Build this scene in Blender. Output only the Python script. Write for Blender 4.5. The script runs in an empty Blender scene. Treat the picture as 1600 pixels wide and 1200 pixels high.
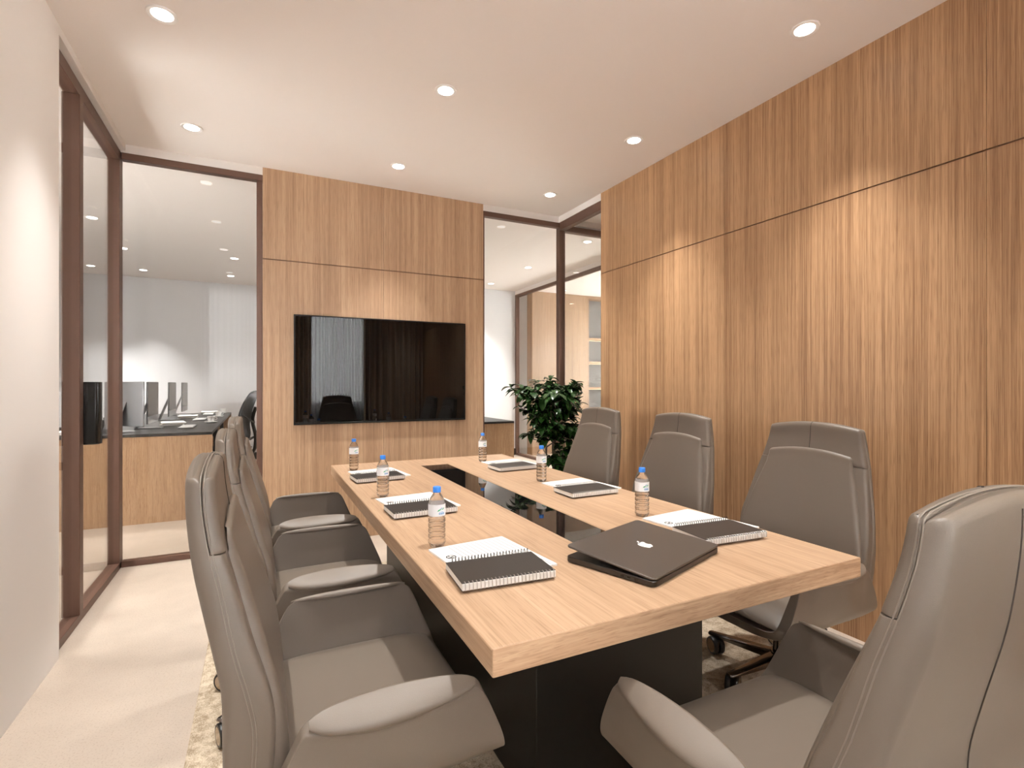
import bpy, math, random
from mathutils import Vector, Matrix
PI = math.pi
R = random.Random(7)
SC = bpy.context.scene
COL = SC.collection

# ------------------------------------------------------------------ helpers
def cr(pts, n):
    """Catmull-Rom through tuples, n samples per span."""
    out = []
    P = [pts[0]] + list(pts) + [pts[-1]]
    for i in range(1, len(P) - 2):
        p0, p1, p2, p3 = P[i - 1], P[i], P[i + 1], P[i + 2]
        for k in range(n):
            t = k / n
            out.append(tuple(0.5 * (2 * b + (c - a) * t + (2 * a - 5 * b + 4 * c - d) * t * t + (3 * b - a - 3 * c + d) * t ** 3)
                             for a, b, c, d in zip(p0, p1, p2, p3)))
    out.append(tuple(pts[-1]))
    return out

def lerp_table(tab, x):
    """tab rows (x, v1, v2, ...), smooth-ish interpolation."""
    if x <= tab[0][0]: return tab[0][1:]
    for a, b in zip(tab, tab[1:]):
        if x <= b[0]:
            t = (x - a[0]) / (b[0] - a[0])
            return tuple(p + (q - p) * t for p, q in zip(a[1:], b[1:]))
    return tab[-1][1:]

def smooth_table(tab, n=8):
    return cr(tab, n)

class MB:
    def __init__(s): s.v = []; s.f = []; s.m = []
    def add(s, vs, fs, m=0, M=None):
        o = len(s.v)
        for p in vs:
            p = Vector(p)
            if M is not None: p = M @ p
            s.v.append(tuple(p))
        for f in fs: s.f.append(tuple(i + o for i in f)); s.m.append(m)
        return s
    def box(s, x0, x1, y0, y1, z0, z1, m=0, M=None):
        vs = [(x0, y0, z0), (x1, y0, z0), (x1, y1, z0), (x0, y1, z0), (x0, y0, z1), (x1, y0, z1), (x1, y1, z1), (x0, y1, z1)]
        fs = [(0, 3, 2, 1), (4, 5, 6, 7), (0, 1, 5, 4), (1, 2, 6, 5), (2, 3, 7, 6), (3, 0, 4, 7)]
        return s.add(vs, fs, m, M)
    def loft(s, rings, m=0, cap0=True, cap1=True, closed=True, M=None, loop=False):
        n = len(rings[0]); vs = [p for r in rings for p in r]; fs = []
        k = len(rings)
        for i in range(k if loop else k - 1):
            a = i * n; b = ((i + 1) % k) * n
            for j in range(n if closed else n - 1):
                j2 = (j + 1) % n
                fs.append((a + j, a + j2, b + j2, b + j))
        if not loop:
            if cap0: fs.append(tuple(reversed(range(n))))
            if cap1: fs.append(tuple(range((k - 1) * n, k * n)))
        return s.add(vs, fs, m, M)
    def lathe(s, prof, seg=24, m=0, M=None):
        """prof: list of (r, z) bottom to top."""
        rings = [[(r * math.cos(2 * PI * k / seg), r * math.sin(2 * PI * k / seg), z) for k in range(seg)] for r, z in prof]
        return s.loft(rings, m, M=M)
    def tube(s, path, r, seg=8, m=0, M=None, loop=False):
        P = [Vector(p) for p in path]; rings = []
        up = None; N = len(P)
        for i, p in enumerate(P):
            if loop: d = P[(i + 1) % N] - P[i - 1]
            else: d = P[min(i + 1, N - 1)] - P[max(i - 1, 0)]
            d.normalize()
            if up is None:
                up = Vector((0, 0, 1)) if abs(d.z) < .9 else Vector((1, 0, 0))
            a = (up - d * up.dot(d)).normalized(); b = d.cross(a); up = a
            rr = r[i] if isinstance(r, (list, tuple)) else r
            rings.append([tuple(p + rr * (math.cos(2 * PI * k / seg) * a + math.sin(2 * PI * k / seg) * b)) for k in range(seg)])
        return s.loft(rings, m, M=M, loop=loop)
    def prism(s, poly, z0, z1, m=0, M=None):
        n = len(poly)
        vs = [(x, y, z0) for x, y in poly] + [(x, y, z1) for x, y in poly]
        fs = [tuple(reversed(range(n))), tuple(range(n, 2 * n))] + [(i, (i + 1) % n, n + (i + 1) % n, n + i) for i in range(n)]
        return s.add(vs, fs, m, M)
    def build(s, name, mats, parent=None, bevel=0, seg=2, smooth=40, loc=None):
        me = bpy.data.meshes.new(name)
        me.from_pydata(s.v, [], s.f)
        if not isinstance(mats, (list, tuple)): mats = [mats]
        for m in mats: me.materials.append(m)
        me.polygons.foreach_set('material_index', s.m)
        me.update(); me.validate()
        import bmesh
        bm = bmesh.new(); bm.from_mesh(me)
        bmesh.ops.recalc_face_normals(bm, faces=bm.faces); bm.to_mesh(me); bm.free()
        if smooth:
            me.polygons.foreach_set('use_smooth', [True] * len(me.polygons))
            me.set_sharp_from_angle(angle=math.radians(smooth))
        o = bpy.data.objects.new(name, me); COL.objects.link(o)
        if parent is not None: o.parent = parent
        if loc is not None: o.location = loc
        if bevel:
            b = o.modifiers.new('bevel', 'BEVEL'); b.width = bevel; b.segments = seg; b.limit_method = 'ANGLE'; b.angle_limit = math.radians(40)
            b.harden_normals = False
        return o

def tag(o, label, cat, group=None):
    o['label'] = label; o['category'] = cat
    if group: o['group'] = group
    return o
def thing(name, label, cat, loc=(0, 0, 0), rz=0, group=None):
    o = bpy.data.objects.new(name, None); COL.objects.link(o)
    o.location = loc; o.rotation_euler = (0, 0, rz); o.empty_display_size = .1
    return tag(o, label, cat, group)
def struct(o): o['kind'] = 'structure'; return o
def sempty(name, loc=(0, 0, 0)):
    o = bpy.data.objects.new(name, None); COL.objects.link(o); o.location = loc
    return struct(o)
def dup(root, loc, rz, label=None, group=None):
    def cp(o, par):
        c = o.copy(); COL.objects.link(c)
        if par is not None:
            c.parent = par
        for ch in o.children: cp(ch, c)
        return c
    r = cp(root, None); r.location = loc; r.rotation_euler = (0, 0, rz)
    if label: r['label'] = label
    if group: r['group'] = group
    return r

# ------------------------------------------------------------------ materials
def srgb(r, g, b):
    f = lambda c: (c / 255 / 12.92) if c / 255 <= .04045 else ((c / 255 + .055) / 1.055) ** 2.4
    return (f(r), f(g), f(b), 1)

def base_mat(name):
    m = bpy.data.materials.new(name); m.use_nodes = True
    nt = m.node_tree; return m, nt, nt.nodes['Principled BSDF']

def mat(name, col, rough=.5, metal=0, spec=.5, bump=0, bscale=400, var=0, vscale=3, coat=0):
    m, nt, p = base_mat(name)
    p.inputs['Base Color'].default_value = col; p.inputs['Roughness'].default_value = rough
    p.inputs['Metallic'].default_value = metal; p.inputs['Specular IOR Level'].default_value = spec
    p.inputs['Coat Weight'].default_value = coat
    tc = nt.nodes.new('ShaderNodeTexCoord')
    if bump:
        n = nt.nodes.new('ShaderNodeTexNoise'); n.inputs['Scale'].default_value = bscale; n.inputs['Detail'].default_value = 2
        b = nt.nodes.new('ShaderNodeBump'); b.inputs['Strength'].default_value = bump; b.inputs['Distance'].default_value = .002
        nt.links.new(tc.outputs['Object'], n.inputs['Vector']); nt.links.new(n.outputs['Fac'], b.inputs['Height'])
        nt.links.new(b.outputs['Normal'], p.inputs['Normal'])
    if var:
        n = nt.nodes.new('ShaderNodeTexNoise'); n.inputs['Scale'].default_value = vscale; n.inputs['Detail'].default_value = 4
        mx = nt.nodes.new('ShaderNodeMix'); mx.data_type = 'RGBA'
        mx.inputs[6].default_value = tuple(c * (1 - var) for c in col[:3]) + (1,)
        mx.inputs[7].default_value = tuple(min(1, c * (1 + var)) for c in col[:3]) + (1,)
        nt.links.new(tc.outputs['Object'], n.inputs['Vector']); nt.links.new(n.outputs['Fac'], mx.inputs[0])
        nt.links.new(mx.outputs[2], p.inputs['Base Color'])
    return m

def wood(name, light, dark, along, fine=150, mid=38, band=9, rough=.42, contrast=1.0, stretch=1.0, warp=0.0, spec=.4):
    """veneer: grain runs along axis `along` (0,1,2); the pattern varies across it."""
    m, nt, p = base_mat(name)
    L = nt.links
    tc = nt.nodes.new('ShaderNodeTexCoord')
    src = tc.outputs['Object']
    if warp:
        wn = nt.nodes.new('ShaderNodeTexNoise'); wn.inputs['Scale'].default_value = 1
        wm = nt.nodes.new('ShaderNodeMapping')
        sc = [5.0] * 3; sc[along] = 2.2
        wm.inputs['Scale'].default_value = sc
        L.new(src, wm.inputs['Vector']); L.new(wm.outputs[0], wn.inputs['Vector'])
        vm = nt.nodes.new('ShaderNodeVectorMath'); vm.operation = 'MULTIPLY_ADD'
        vm.inputs[1].default_value = (warp,) * 3
        L.new(wn.outputs['Color'], vm.inputs[0]); L.new(src, vm.inputs[2])
        src = vm.outputs[0]
    def layer(scale, al, detail):
        mp = nt.nodes.new('ShaderNodeMapping'); s = [scale] * 3; s[along] = al * stretch
        mp.inputs['Scale'].default_value = s
        n = nt.nodes.new('ShaderNodeTexNoise'); n.inputs['Scale'].default_value = 1; n.inputs['Detail'].default_value = detail
        L.new(src, mp.inputs['Vector']); L.new(mp.outputs[0], n.inputs['Vector'])
        return n.outputs['Fac']
    def mathn(op, a, b):
        n = nt.nodes.new('ShaderNodeMath'); n.operation = op
        for i, x in enumerate((a, b)):
            if isinstance(x, (int, float)): n.inputs[i].default_value = x
            else: L.new(x, n.inputs[i])
        return n.outputs[0]
    f1 = layer(fine, 1.6, 2); f2 = layer(mid, .5, 2); f3 = layer(band, .2, 1)
    v = mathn('ADD', mathn('MULTIPLY', f1, .42), mathn('ADD', mathn('MULTIPLY', f2, .36), mathn('MULTIPLY', f3, .22)))
    v = mathn('ADD', mathn('MULTIPLY', mathn('SUBTRACT', v, .5), 3.4 * contrast), .5)
    rp = nt.nodes.new('ShaderNodeValToRGB')
    rp.color_ramp.elements[0].position = .02; rp.color_ramp.elements[0].color = dark
    rp.color_ramp.elements[1].position = .85; rp.color_ramp.elements[1].color = light
    L.new(v, rp.inputs[0])
    # fine dark pores
    f4 = layer(fine * 2.6, 9, 1)
    po = nt.nodes.new('ShaderNodeValToRGB')
    po.color_ramp.elements[0].position = .33; po.color_ramp.elements[0].color = (.62, .55, .5, 1)
    po.color_ramp.elements[1].position = .45; po.color_ramp.elements[1].color = (1, 1, 1, 1)
    L.new(f4, po.inputs[0])
    mx = nt.nodes.new('ShaderNodeMix'); mx.data_type = 'RGBA'; mx.blend_type = 'MULTIPLY'; mx.inputs[0].default_value = .55 * contrast
    L.new(rp.outputs[0], mx.inputs[6]); L.new(po.outputs[0], mx.inputs[7])
    L.new(mx.outputs[2], p.inputs['Base Color'])
    p.inputs['Roughness'].default_value = rough; p.inputs['Specular IOR Level'].default_value = spec
    b = nt.nodes.new('ShaderNodeBump'); b.inputs['Strength'].default_value = .12; b.inputs['Distance'].default_value = .001
    L.new(v, b.inputs['Height']); L.new(b.outputs[0], p.inputs['Normal'])
    return m

def glass_pane(name, tint=.97, refl=1.0):
    m = bpy.data.materials.new(name); m.use_nodes = True; nt = m.node_tree; nt.nodes.clear()
    o = nt.nodes.new('ShaderNodeOutputMaterial'); t = nt.nodes.new('ShaderNodeBsdfTransparent'); g = nt.nodes.new('ShaderNodeBsdfGlossy')
    t.inputs[0].default_value = (tint, tint, tint * .99, 1); g.inputs['Roughness'].default_value = .0
    fr = nt.nodes.new('ShaderNodeFresnel'); ge = nt.nodes.new('ShaderNodeNewGeometry'); mr = nt.nodes.new('ShaderNodeMapRange')
    mr.inputs['To Min'].default_value = 1.36; mr.inputs['To Max'].default_value = 1 / 1.36   # same reflectance on both faces of the thin pane
    nt.links.new(ge.outputs['Backfacing'], mr.inputs['Value']); nt.links.new(mr.outputs[0], fr.inputs['IOR'])
    mx = nt.nodes.new('ShaderNodeMixShader')
    nt.links.new(fr.outputs[0], mx.inputs[0]); nt.links.new(t.outputs[0], mx.inputs[1]); nt.links.new(g.outputs[0], mx.inputs[2])
    nt.links.new(mx.outputs[0], o.inputs[0])
    return m

def clear_plastic(name):
    m = bpy.data.materials.new(name); m.use_nodes = True; nt = m.node_tree; nt.nodes.clear()
    o = nt.nodes.new('ShaderNodeOutputMaterial'); t = nt.nodes.new('ShaderNodeBsdfTransparent'); g = nt.nodes.new('ShaderNodeBsdfGlass')
    t.inputs[0].default_value = (.9, .88, .86, 1); g.inputs['Roughness'].default_value = .02; g.inputs['IOR'].default_value = 1.31
    g.inputs['Color'].default_value = (.97, .96, .95, 1)
    mx = nt.nodes.new('ShaderNodeMixShader'); mx.inputs[0].default_value = .72
    nt.links.new(t.outputs[0], mx.inputs[1]); nt.links.new(g.outputs[0], mx.inputs[2]); nt.links.new(mx.outputs[0], o.inputs[0])
    return m

def emit(name, col, s):
    m = bpy.data.materials.new(name); m.use_nodes = True; nt = m.node_tree; nt.nodes.clear()
    o = nt.nodes.new('ShaderNodeOutputMaterial'); e = nt.nodes.new('ShaderNodeEmission')
    e.inputs[0].default_value = col; e.inputs[1].default_value = s
    nt.links.new(e.outputs[0], o.inputs[0]); return m

def sheer_mat():
    m = bpy.data.materials.new('sheer_voile'); m.use_nodes = True; nt = m.node_tree; nt.nodes.clear()
    o = nt.nodes.new('ShaderNodeOutputMaterial'); t = nt.nodes.new('ShaderNodeBsdfTransparent'); d = nt.nodes.new('ShaderNodeBsdfDiffuse'); l = nt.nodes.new('ShaderNodeBsdfTranslucent')
    d.inputs[0].default_value = (.8, .82, .85, 1); l.inputs[0].default_value = (.8, .82, .85, 1)
    m1 = nt.nodes.new('ShaderNodeMixShader'); m1.inputs[0].default_value = .4
    m2 = nt.nodes.new('ShaderNodeMixShader'); m2.inputs[0].default_value = .62
    nt.links.new(d.outputs[0], m1.inputs[1]); nt.links.new(l.outputs[0], m1.inputs[2])
    nt.links.new(t.outputs[0], m2.inputs[1]); nt.links.new(m1.outputs[0], m2.inputs[2]); nt.links.new(m2.outputs[0], o.inputs[0])
    return m

def speckle_floor():
    m, nt, p = base_mat('polished_stone_floor'); L = nt.links
    tc = nt.nodes.new('ShaderNodeTexCoord')
    n1 = nt.nodes.new('ShaderNodeTexNoise'); n1.inputs['Scale'].default_value = 2.2; n1.inputs['Detail'].default_value = 6; n1.inputs['Roughness'].default_value = .6
    n2 = nt.nodes.new('ShaderNodeTexNoise'); n2.inputs['Scale'].default_value = 160; n2.inputs['Detail'].default_value = 2
    for n in (n1, n2): L.new(tc.outputs['Object'], n.inputs['Vector'])
    r1 = nt.nodes.new('ShaderNodeValToRGB'); r1.color_ramp.elements[0].position = .3; r1.color_ramp.elements[0].color = FLOOR_A
    r1.color_ramp.elements[1].position = .7; r1.color_ramp.elements[1].color = FLOOR_B
    r2 = nt.nodes.new('ShaderNodeValToRGB'); r2.color_ramp.elements[0].position = .30; r2.color_ramp.elements[0].color = (.72, .66, .6, 1)
    r2.color_ramp.elements[1].position = .45; r2.color_ramp.elements[1].color = (1, 1, 1, 1)
    mx = nt.nodes.new('ShaderNodeMix'); mx.data_type = 'RGBA'; mx.blend_type = 'MULTIPLY'; mx.inputs[0].default_value = .7
    L.new(n1.outputs['Fac'], r1.inputs[0]); L.new(n2.outputs['Fac'], r2.inputs[0])
    L.new(r1.outputs[0], mx.inputs[6]); L.new(r2.outputs[0], mx.inputs[7]); L.new(mx.outputs[2], p.inputs['Base Color'])
    p.inputs['Roughness'].default_value = .28; p.inputs['Specular IOR Level'].default_value = .45
    return m
FLOOR_A = (.48, .405, .335, 1); FLOOR_B = (.60, .51, .425, 1)

def rug_mat():
    m, nt, p = base_mat('mottled_rug'); L = nt.links
    tc = nt.nodes.new('ShaderNodeTexCoord')
    n1 = nt.nodes.new('ShaderNodeTexNoise'); n1.inputs['Scale'].default_value = 26; n1.inputs['Detail'].default_value = 8; n1.inputs['Roughness'].default_value = .72
    n2 = nt.nodes.new('ShaderNodeTexNoise'); n2.inputs['Scale'].default_value = 220; n2.inputs['Detail'].default_value = 2
    for n in (n1, n2): L.new(tc.outputs['Object'], n.inputs['Vector'])
    ad = nt.nodes.new('ShaderNodeMath'); ad.operation = 'MULTIPLY_ADD'; ad.inputs[1].default_value = .5
    L.new(n2.outputs['Fac'], ad.inputs[0]); L.new(n1.outputs['Fac'], ad.inputs[2])
    r = nt.nodes.new('ShaderNodeValToRGB'); r.color_ramp.elements[0].position = .60; r.color_ramp.elements[0].color = (.33, .25, .165, 1)
    r.color_ramp.elements[1].position = .86; r.color_ramp.elements[1].color = (.66, .56, .43, 1)
    L.new(ad.outputs[0], r.inputs[0]); L.new(r.outputs[0], p.inputs['Base Color'])
    p.inputs['Roughness'].default_value = .95; p.inputs['Specular IOR Level'].default_value = .1
    b = nt.nodes.new('ShaderNodeBump'); b.inputs['Strength'].default_value = .6; b.inputs['Distance'].default_value = .004
    L.new(ad.outputs[0], b.inputs['Height']); L.new(b.outputs[0], p.inputs['Normal'])
    return m

def page_mat():
    """white page with thin ruled lines across local x."""
    m, nt, p = base_mat('ruled_paper'); L = nt.links
    tc = nt.nodes.new('ShaderNodeTexCoord'); sp = nt.nodes.new('ShaderNodeSeparateXYZ'); L.new(tc.outputs['Object'], sp.inputs[0])
    def mn(op, a, b=None):
        n = nt.nodes.new('ShaderNodeMath'); n.operation = op
        for i, x in enumerate((a, b)):
            if x is None: continue
            if isinstance(x, (int, float)): n.inputs[i].default_value = x
            else: L.new(x, n.inputs[i])
        return n.outputs[0]
    fx = mn('FRACT', mn('MULTIPLY', mn('ADD', sp.outputs[0], 1.0), 1 / .0165))
    line = mn('LESS_THAN', fx, .13)
    rng = mn('MULTIPLY', mn('GREATER_THAN', sp.outputs[0], -.085), mn('LESS_THAN', sp.outputs[0], .13))
    rng = mn('MULTIPLY', rng, mn('LESS_THAN', sp.outputs[1], .15))
    f = mn('MULTIPLY', line, rng)
    mx = nt.nodes.new('ShaderNodeMix'); mx.data_type = 'RGBA'; mx.inputs[6].default_value = (.74, .73, .70, 1); mx.inputs[7].default_value = (.12, .12, .12, 1)
    L.new(f, mx.inputs[0]); L.new(mx.outputs[2], p.inputs['Base Color']); p.inputs['Roughness'].default_value = .7
    return m

def mesh_cloth(name, col):
    m = bpy.data.materials.new(name); m.use_nodes = True; nt = m.node_tree; p = nt.nodes['Principled BSDF']
    p.inputs['Base Color'].default_value = col; p.inputs['Roughness'].default_value = .8; p.inputs['Alpha'].default_value = .85
    return m

WALLW = mat('white_plaster', srgb(236, 231, 227), .85, bump=.05, bscale=300, spec=.2)
CEIL = mat('ceiling_paint', srgb(246, 240, 236), .9, bump=.03, bscale=250, spec=.15)
OFFW = mat('office_plaster', srgb(222, 222, 224), .85, spec=.2, bump=.05, bscale=200)
FLOOR = speckle_floor(); RUG = rug_mat()
WL, WD = (.50, .305, .165, 1), (.28, .15, .074, 1)
WOODW = wood('oak_veneer_wall', WL, WD, 2, fine=170, mid=48, band=10, contrast=1.25)
WOODB = wood('oak_veneer_back_panel', (.56, .38, .24, 1), (.36, .22, .13, 1), 2, fine=150, mid=42, band=9)  # same oak as the right wall, its brighter lighting put into the colour
WOODT = wood('oak_table_top', (.48, .325, .208, 1), (.345, .218, .13, 1), 1, fine=130, mid=34, band=8, contrast=.8)
WOODE = wood('oak_table_edge', (.58, .39, .245, 1), (.36, .215, .125, 1), 0, fine=150, mid=50, band=18, contrast=.9, stretch=3, warp=.03)  # edge oak raised in colour to stand in for light falling on it
WOODD = wood('oak_desk_panel', (.45, .29, .17, 1), (.29, .165, .088, 1), 2, fine=110, mid=34, band=12, contrast=.9, stretch=2.5, warp=.05)
WOODC = wood('pale_oak_cabinet', (.44, .29, .185, 1), (.31, .195, .118, 1), 2, fine=90, mid=30, band=8, contrast=.8)
GROOVE = mat('panel_joint', (.19, .095, .05, 1), .7)
FRAME = mat('brown_aluminium', (.135, .074, .052, 1), .42, metal=.25, var=.05)
GLASS = glass_pane('clear_glass')
LEATHER = mat('taupe_leather', (.154, .124, .097, 1), .40, bump=.22, bscale=900, spec=.55)
STITCH = mat('leather_piping', (.22, .185, .152, 1), .45)
SEAM = mat('leather_seam', (.045, .035, .028, 1), .7)
CHROME = mat('dark_chrome', (.22, .2, .19, 1), .15, metal=1)
CASTER = mat('black_nylon', (.015, .014, .013, 1), .35)
CDISC = mat('caster_disc', (.5, .42, .34, 1), .2, metal=1)
BLACKB = mat('table_base_black', (.007, .0062, .0055, 1), .42, spec=.35)
BGLASS = mat('black_inlay_glass', (.004, .004, .004, 1), .015, spec=.75)
TVS = mat('tv_screen', (.002, .002, .002, 1), .012, spec=.48)
TVB = mat('tv_bezel', (.006, .0055, .0055, 1), .35, spec=.3)
BLACK = mat('black_gloss', (.006, .006, .006, 1), .22)
DTOP = mat('desk_top_black', (.02, .019, .018, 1), .35)
SILVER = mat('silver_shell', (.35, .35, .36, 1), .3, metal=.8)
SCREEN = mat('grey_screen', (.15, .14, .13, 1), .25)
WHITE = mat('white_porcelain', (.82, .81, .8, 1), .3)
PAPER = mat('white_paper', (.82, .81, .78, 1), .7)
PAGE = page_mat()
NCOVER = mat('black_notebook_cover', (.032, .027, .023, 1), .42, bump=.1, bscale=1200)
WIRE = mat('binding_wire', (.55, .53, .5, 1), .3, metal=.9)
DWIRE = mat('dark_binding_wire', (.03, .028, .026, 1), .4, metal=.5)
INK = mat('black_ink', (.02, .02, .02, 1), .7)
LAP = mat('laptop_shell', (.115, .102, .090, 1), .38, metal=.55, bump=.05, bscale=1500)
LAPD = mat('laptop_body', (.05, .045, .04, 1), .35, metal=.5)
KEY = mat('laptop_keys', (.01, .01, .01, 1), .5)
LOGO = mat('white_emblem', (.9, .9, .88, 1), .3)
CAPB = mat('blue_cap', (.03, .2, .66, 1), .4)
PLAST = clear_plastic('clear_bottle')
LABELW = mat('bottle_label', (.86, .86, .87, 1), .4)
GREEN = mat('green_print', (.03, .42, .16, 1), .5)
BLUE = mat('blue_print', (.05, .25, .55, 1), .5)
LEAF = mat('leaf_green', (.022, .060, .014, 1), .26, var=.5, vscale=9, spec=.6)
STEM = mat('plant_stem', (.05, .032, .02, 1), .8)
POT = mat('pot_ceramic', (.35, .33, .31, 1), .5)
SOIL = mat('potting_soil', (.03, .02, .014, 1), .95, bump=.5, bscale=80)
DRAPE = mat('brown_drape', (.66, .52, .40, 1), .9, spec=.1)
SHEER = sheer_mat()
BBOARD = mat('black_skirting', (.015, .014, .013, 1), .5)
MESHF = mesh_cloth('chair_mesh', (.03, .029, .028, 1))
PLASTIC = mat('black_plastic', (.02, .019, .018, 1), .45)
RING = mat('downlight_ring', (.85, .82, .79, 1), .5)
LAMP = emit('lamp_disc', (1, .95, .88, 1), 14)
SLATE = mat('grey_shelf_back', (.20, .19, .185, 1), .7, var=.25, vscale=60)
LED = emit('led_strip', (1, .82, .6, 1), 2.2)

C = 3.0            # ceiling
PX3 = 4.22         # partition of the room beyond
XR, XL, YB = 2.735, -.85, 4.48
YREAR = -.62

# ------------------------------------------------------------------ room shell
struct(MB().box(-4.2, 7.2, YREAR - .3, 10.2, -.12, 0).build('floor', FLOOR, smooth=0))
struct(MB().box(-4.2, 7.2, YREAR - .3, 10.2, C, C + .12).build('ceiling', CEIL, smooth=0))
struct(MB().box(XL - .14, XL, YREAR - .2, 3.13, 0, C).build('wall_left', WALLW, smooth=0))
# white bulkhead over the left glazing, flush with the left wall
struct(MB().box(XL - .14, XL, 3.13, YB + .07, 2.955, C).build('trim_1', WALLW, smooth=0))
struct(MB().box(XL - .07, .025, YB, YB + .07, 2.94, C).box(1.901, XR, YB, YB + .07, 2.94, C).build('trim_2', WALLW, smooth=0))
struct(MB().box(XR, XR + .07, 3.755, YB + .07, 2.94, C).box(XR + .07, PX3, YB, YB + .07, 2.94, C).build('trim_3', WALLW, smooth=0))

def panelled(name, axis, edges, zs, pos, back, material, g=.004):
    """a wall of flush veneer panels with shadow joints; axis 0: runs along x, 1: along y"""
    mb = MB()
    def bx(a0, a1, z0, z1, d0, d1, m):
        if axis == 0: mb.box(a0, a1, d0, d1, z0, z1, m)
        else: mb.box(d0, d1, a0, a1, z0, z1, m)
    sgn = 1 if back > pos else -1
    for i in range(len(edges) - 1):
        for j in range(len(zs) - 1):
            a0 = edges[i] + (0 if i == 0 else g / 4); a1 = edges[i + 1] - (0 if i == len(edges) - 2 else g / 4)
            z0 = zs[j] + (0 if j == 0 else g); z1 = zs[j + 1] - (0 if j == len(zs) - 2 else g)
            d = sorted((pos, pos + sgn * .012))
            bx(a0, a1, z0, z1, d[0], d[1], 0)
    d = sorted((pos + sgn * .012, back))
    bx(edges[0], edges[-1], zs[0], zs[-1], d[0], d[1], 1)
    return struct(mb.build(name, [material, GROOVE], smooth=0))
panelled('wall_right', 1, [YREAR - .2, -.295, 1.055, 2.405, 3.755], [0, 2.281, C], XR, XR + .12, WOODW)
panelled('wall_back', 0, [.025, .968, 1.901], [0, 2.284, C], YB, YB + .12, WOODB)
# wood facing on the end of the right wall and back panel
struct(MB().box(XR - .0005, XR + .12, 3.755, 3.762, 0, C).build('trim_4', WOODW, smooth=0))

def fr(mb, x0, x1, y0, y1, z0, z1): mb.box(x0, x1, y0, y1, z0, z1)
# left glazing: fixed light then the glass door
w1 = sempty('window_1', (XL - .06, 3.3, 0))
def loc(root, o):
    o.location = tuple(-a for a in root.location); return o
xg = -.876
m = MB()
m.box(xg - .07, xg, 3.0, YB, 2.87, 2.94).box(xg - .07, xg, 3.0, YB, 0, .045)
m.box(xg - .075, xg + .004, 3.533, 3.598, .045, 2.87)
m.box(xg - .07, xg, 4.435, YB + .05, 0, 2.94)
loc(w1, m.build('frame', FRAME, w1, bevel=.003))
loc(w1, MB().box(xg - .04, xg - .032, 3.0, 3.533, .045, 2.87).build('pane', GLASS, w1, smooth=0))
d1 = sempty('door_1', (xg - .03, 4.43, 0))
loc(d1, MB().box(xg - .04, xg - .032, 3.6, 4.435, .045, 2.87).build('pane', GLASS, d1, smooth=0))
hp = [(3.60, 0), (3.60, .058), (3.615, .070), (3.66, .074), (3.70, .064), (3.715, .045), (3.715, 0)]
h = MB().prism([(xg + b, a) for a, b in hp], .962, 1.312).build('door_handle', BLACK, d1, bevel=.004)
loc(d1, h)
# back left glazing
w2 = sempty('window_2', (-.4, YB, 0))
m = MB()
m.box(xg, .025, YB, YB + .06, 2.893, 2.94).box(xg, .025, YB, YB + .06, 0, .042)
m.box(-.018, .024, YB, YB + .06, .042, 2.893)
loc(w2, m.build('frame', FRAME, w2, bevel=.003))
loc(w2, MB().box(xg, -.018, YB + .026, YB + .034, .042, 2.893).build('pane', GLASS, w2, smooth=0))
# back right glazing with corner
w3 = sempty('window_3', (2.3, YB, 0))
m = MB()
m.box(1.902, XR + .07, YB, YB + .06, 2.893, 2.94).box(1.902, XR + .07, YB, YB + .06, 0, .042)
m.box(1.902, 1.915, YB, YB + .06, .042, 2.893)
m.box(XR + .005, XR + .07, YB - .01, YB + .06, .042, 2.893)
loc(w3, m.build('frame', FRAME, w3, bevel=.003))
loc(w3, MB().box(1.915, XR + .005, YB + .026, YB + .034, .042, 2.893).build('pane', GLASS, w3, smooth=0))
w4 = sempty('window_4', (XR, 4.1, 0))
m = MB().box(XR + .005, XR + .065, 3.762, YB - .01, 2.86, 2.94).box(XR + .005, XR + .065, 3.762, YB - .01, 0, .042)
loc(w4, m.build('frame', FRAME, w4, bevel=.003))
loc(w4, MB().box(XR + .03, XR + .038, 3.762, YB - .01, .042, 2.86).build('pane', GLASS, w4, smooth=0))
# the same glazing line carries on beyond the corner
w5 = sempty('window_5', (3.5, YB, 0))
m = MB().box(XR + .07, PX3, YB, YB + .06, 2.862, 2.925).box(XR + .07, PX3, YB, YB + .06, 0, .042)
loc(w5, m.build('frame', FRAME, w5, bevel=.003))
loc(w5, MB().box(XR + .07, PX3, YB + .026, YB + .034, .042, 2.862).build('pane', GLASS, w5, smooth=0))
# partition of the office beyond
w6 = sempty('window_6', (4.08, 6, 0))
m = MB().box(PX3, PX3 + .06, 4.54, 8.45, 2.885, 2.935).box(PX3, PX3 + .06, 4.54, 8.45, 0, .045).box(PX3, PX3 + .06, 8.39, 8.449, .045, 2.885)
loc(w6, m.build('frame', FRAME, w6, bevel=.003))
loc(w6, MB().box(PX3 + .026, PX3 + .034, 4.54, 8.39, .045, 2.885).build('pane', GLASS, w6, smooth=0))
struct(MB().box(PX3, PX3 + .06, 4.54, 8.45, 2.935, C).build('trim_5', WALLW, smooth=0))
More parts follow.
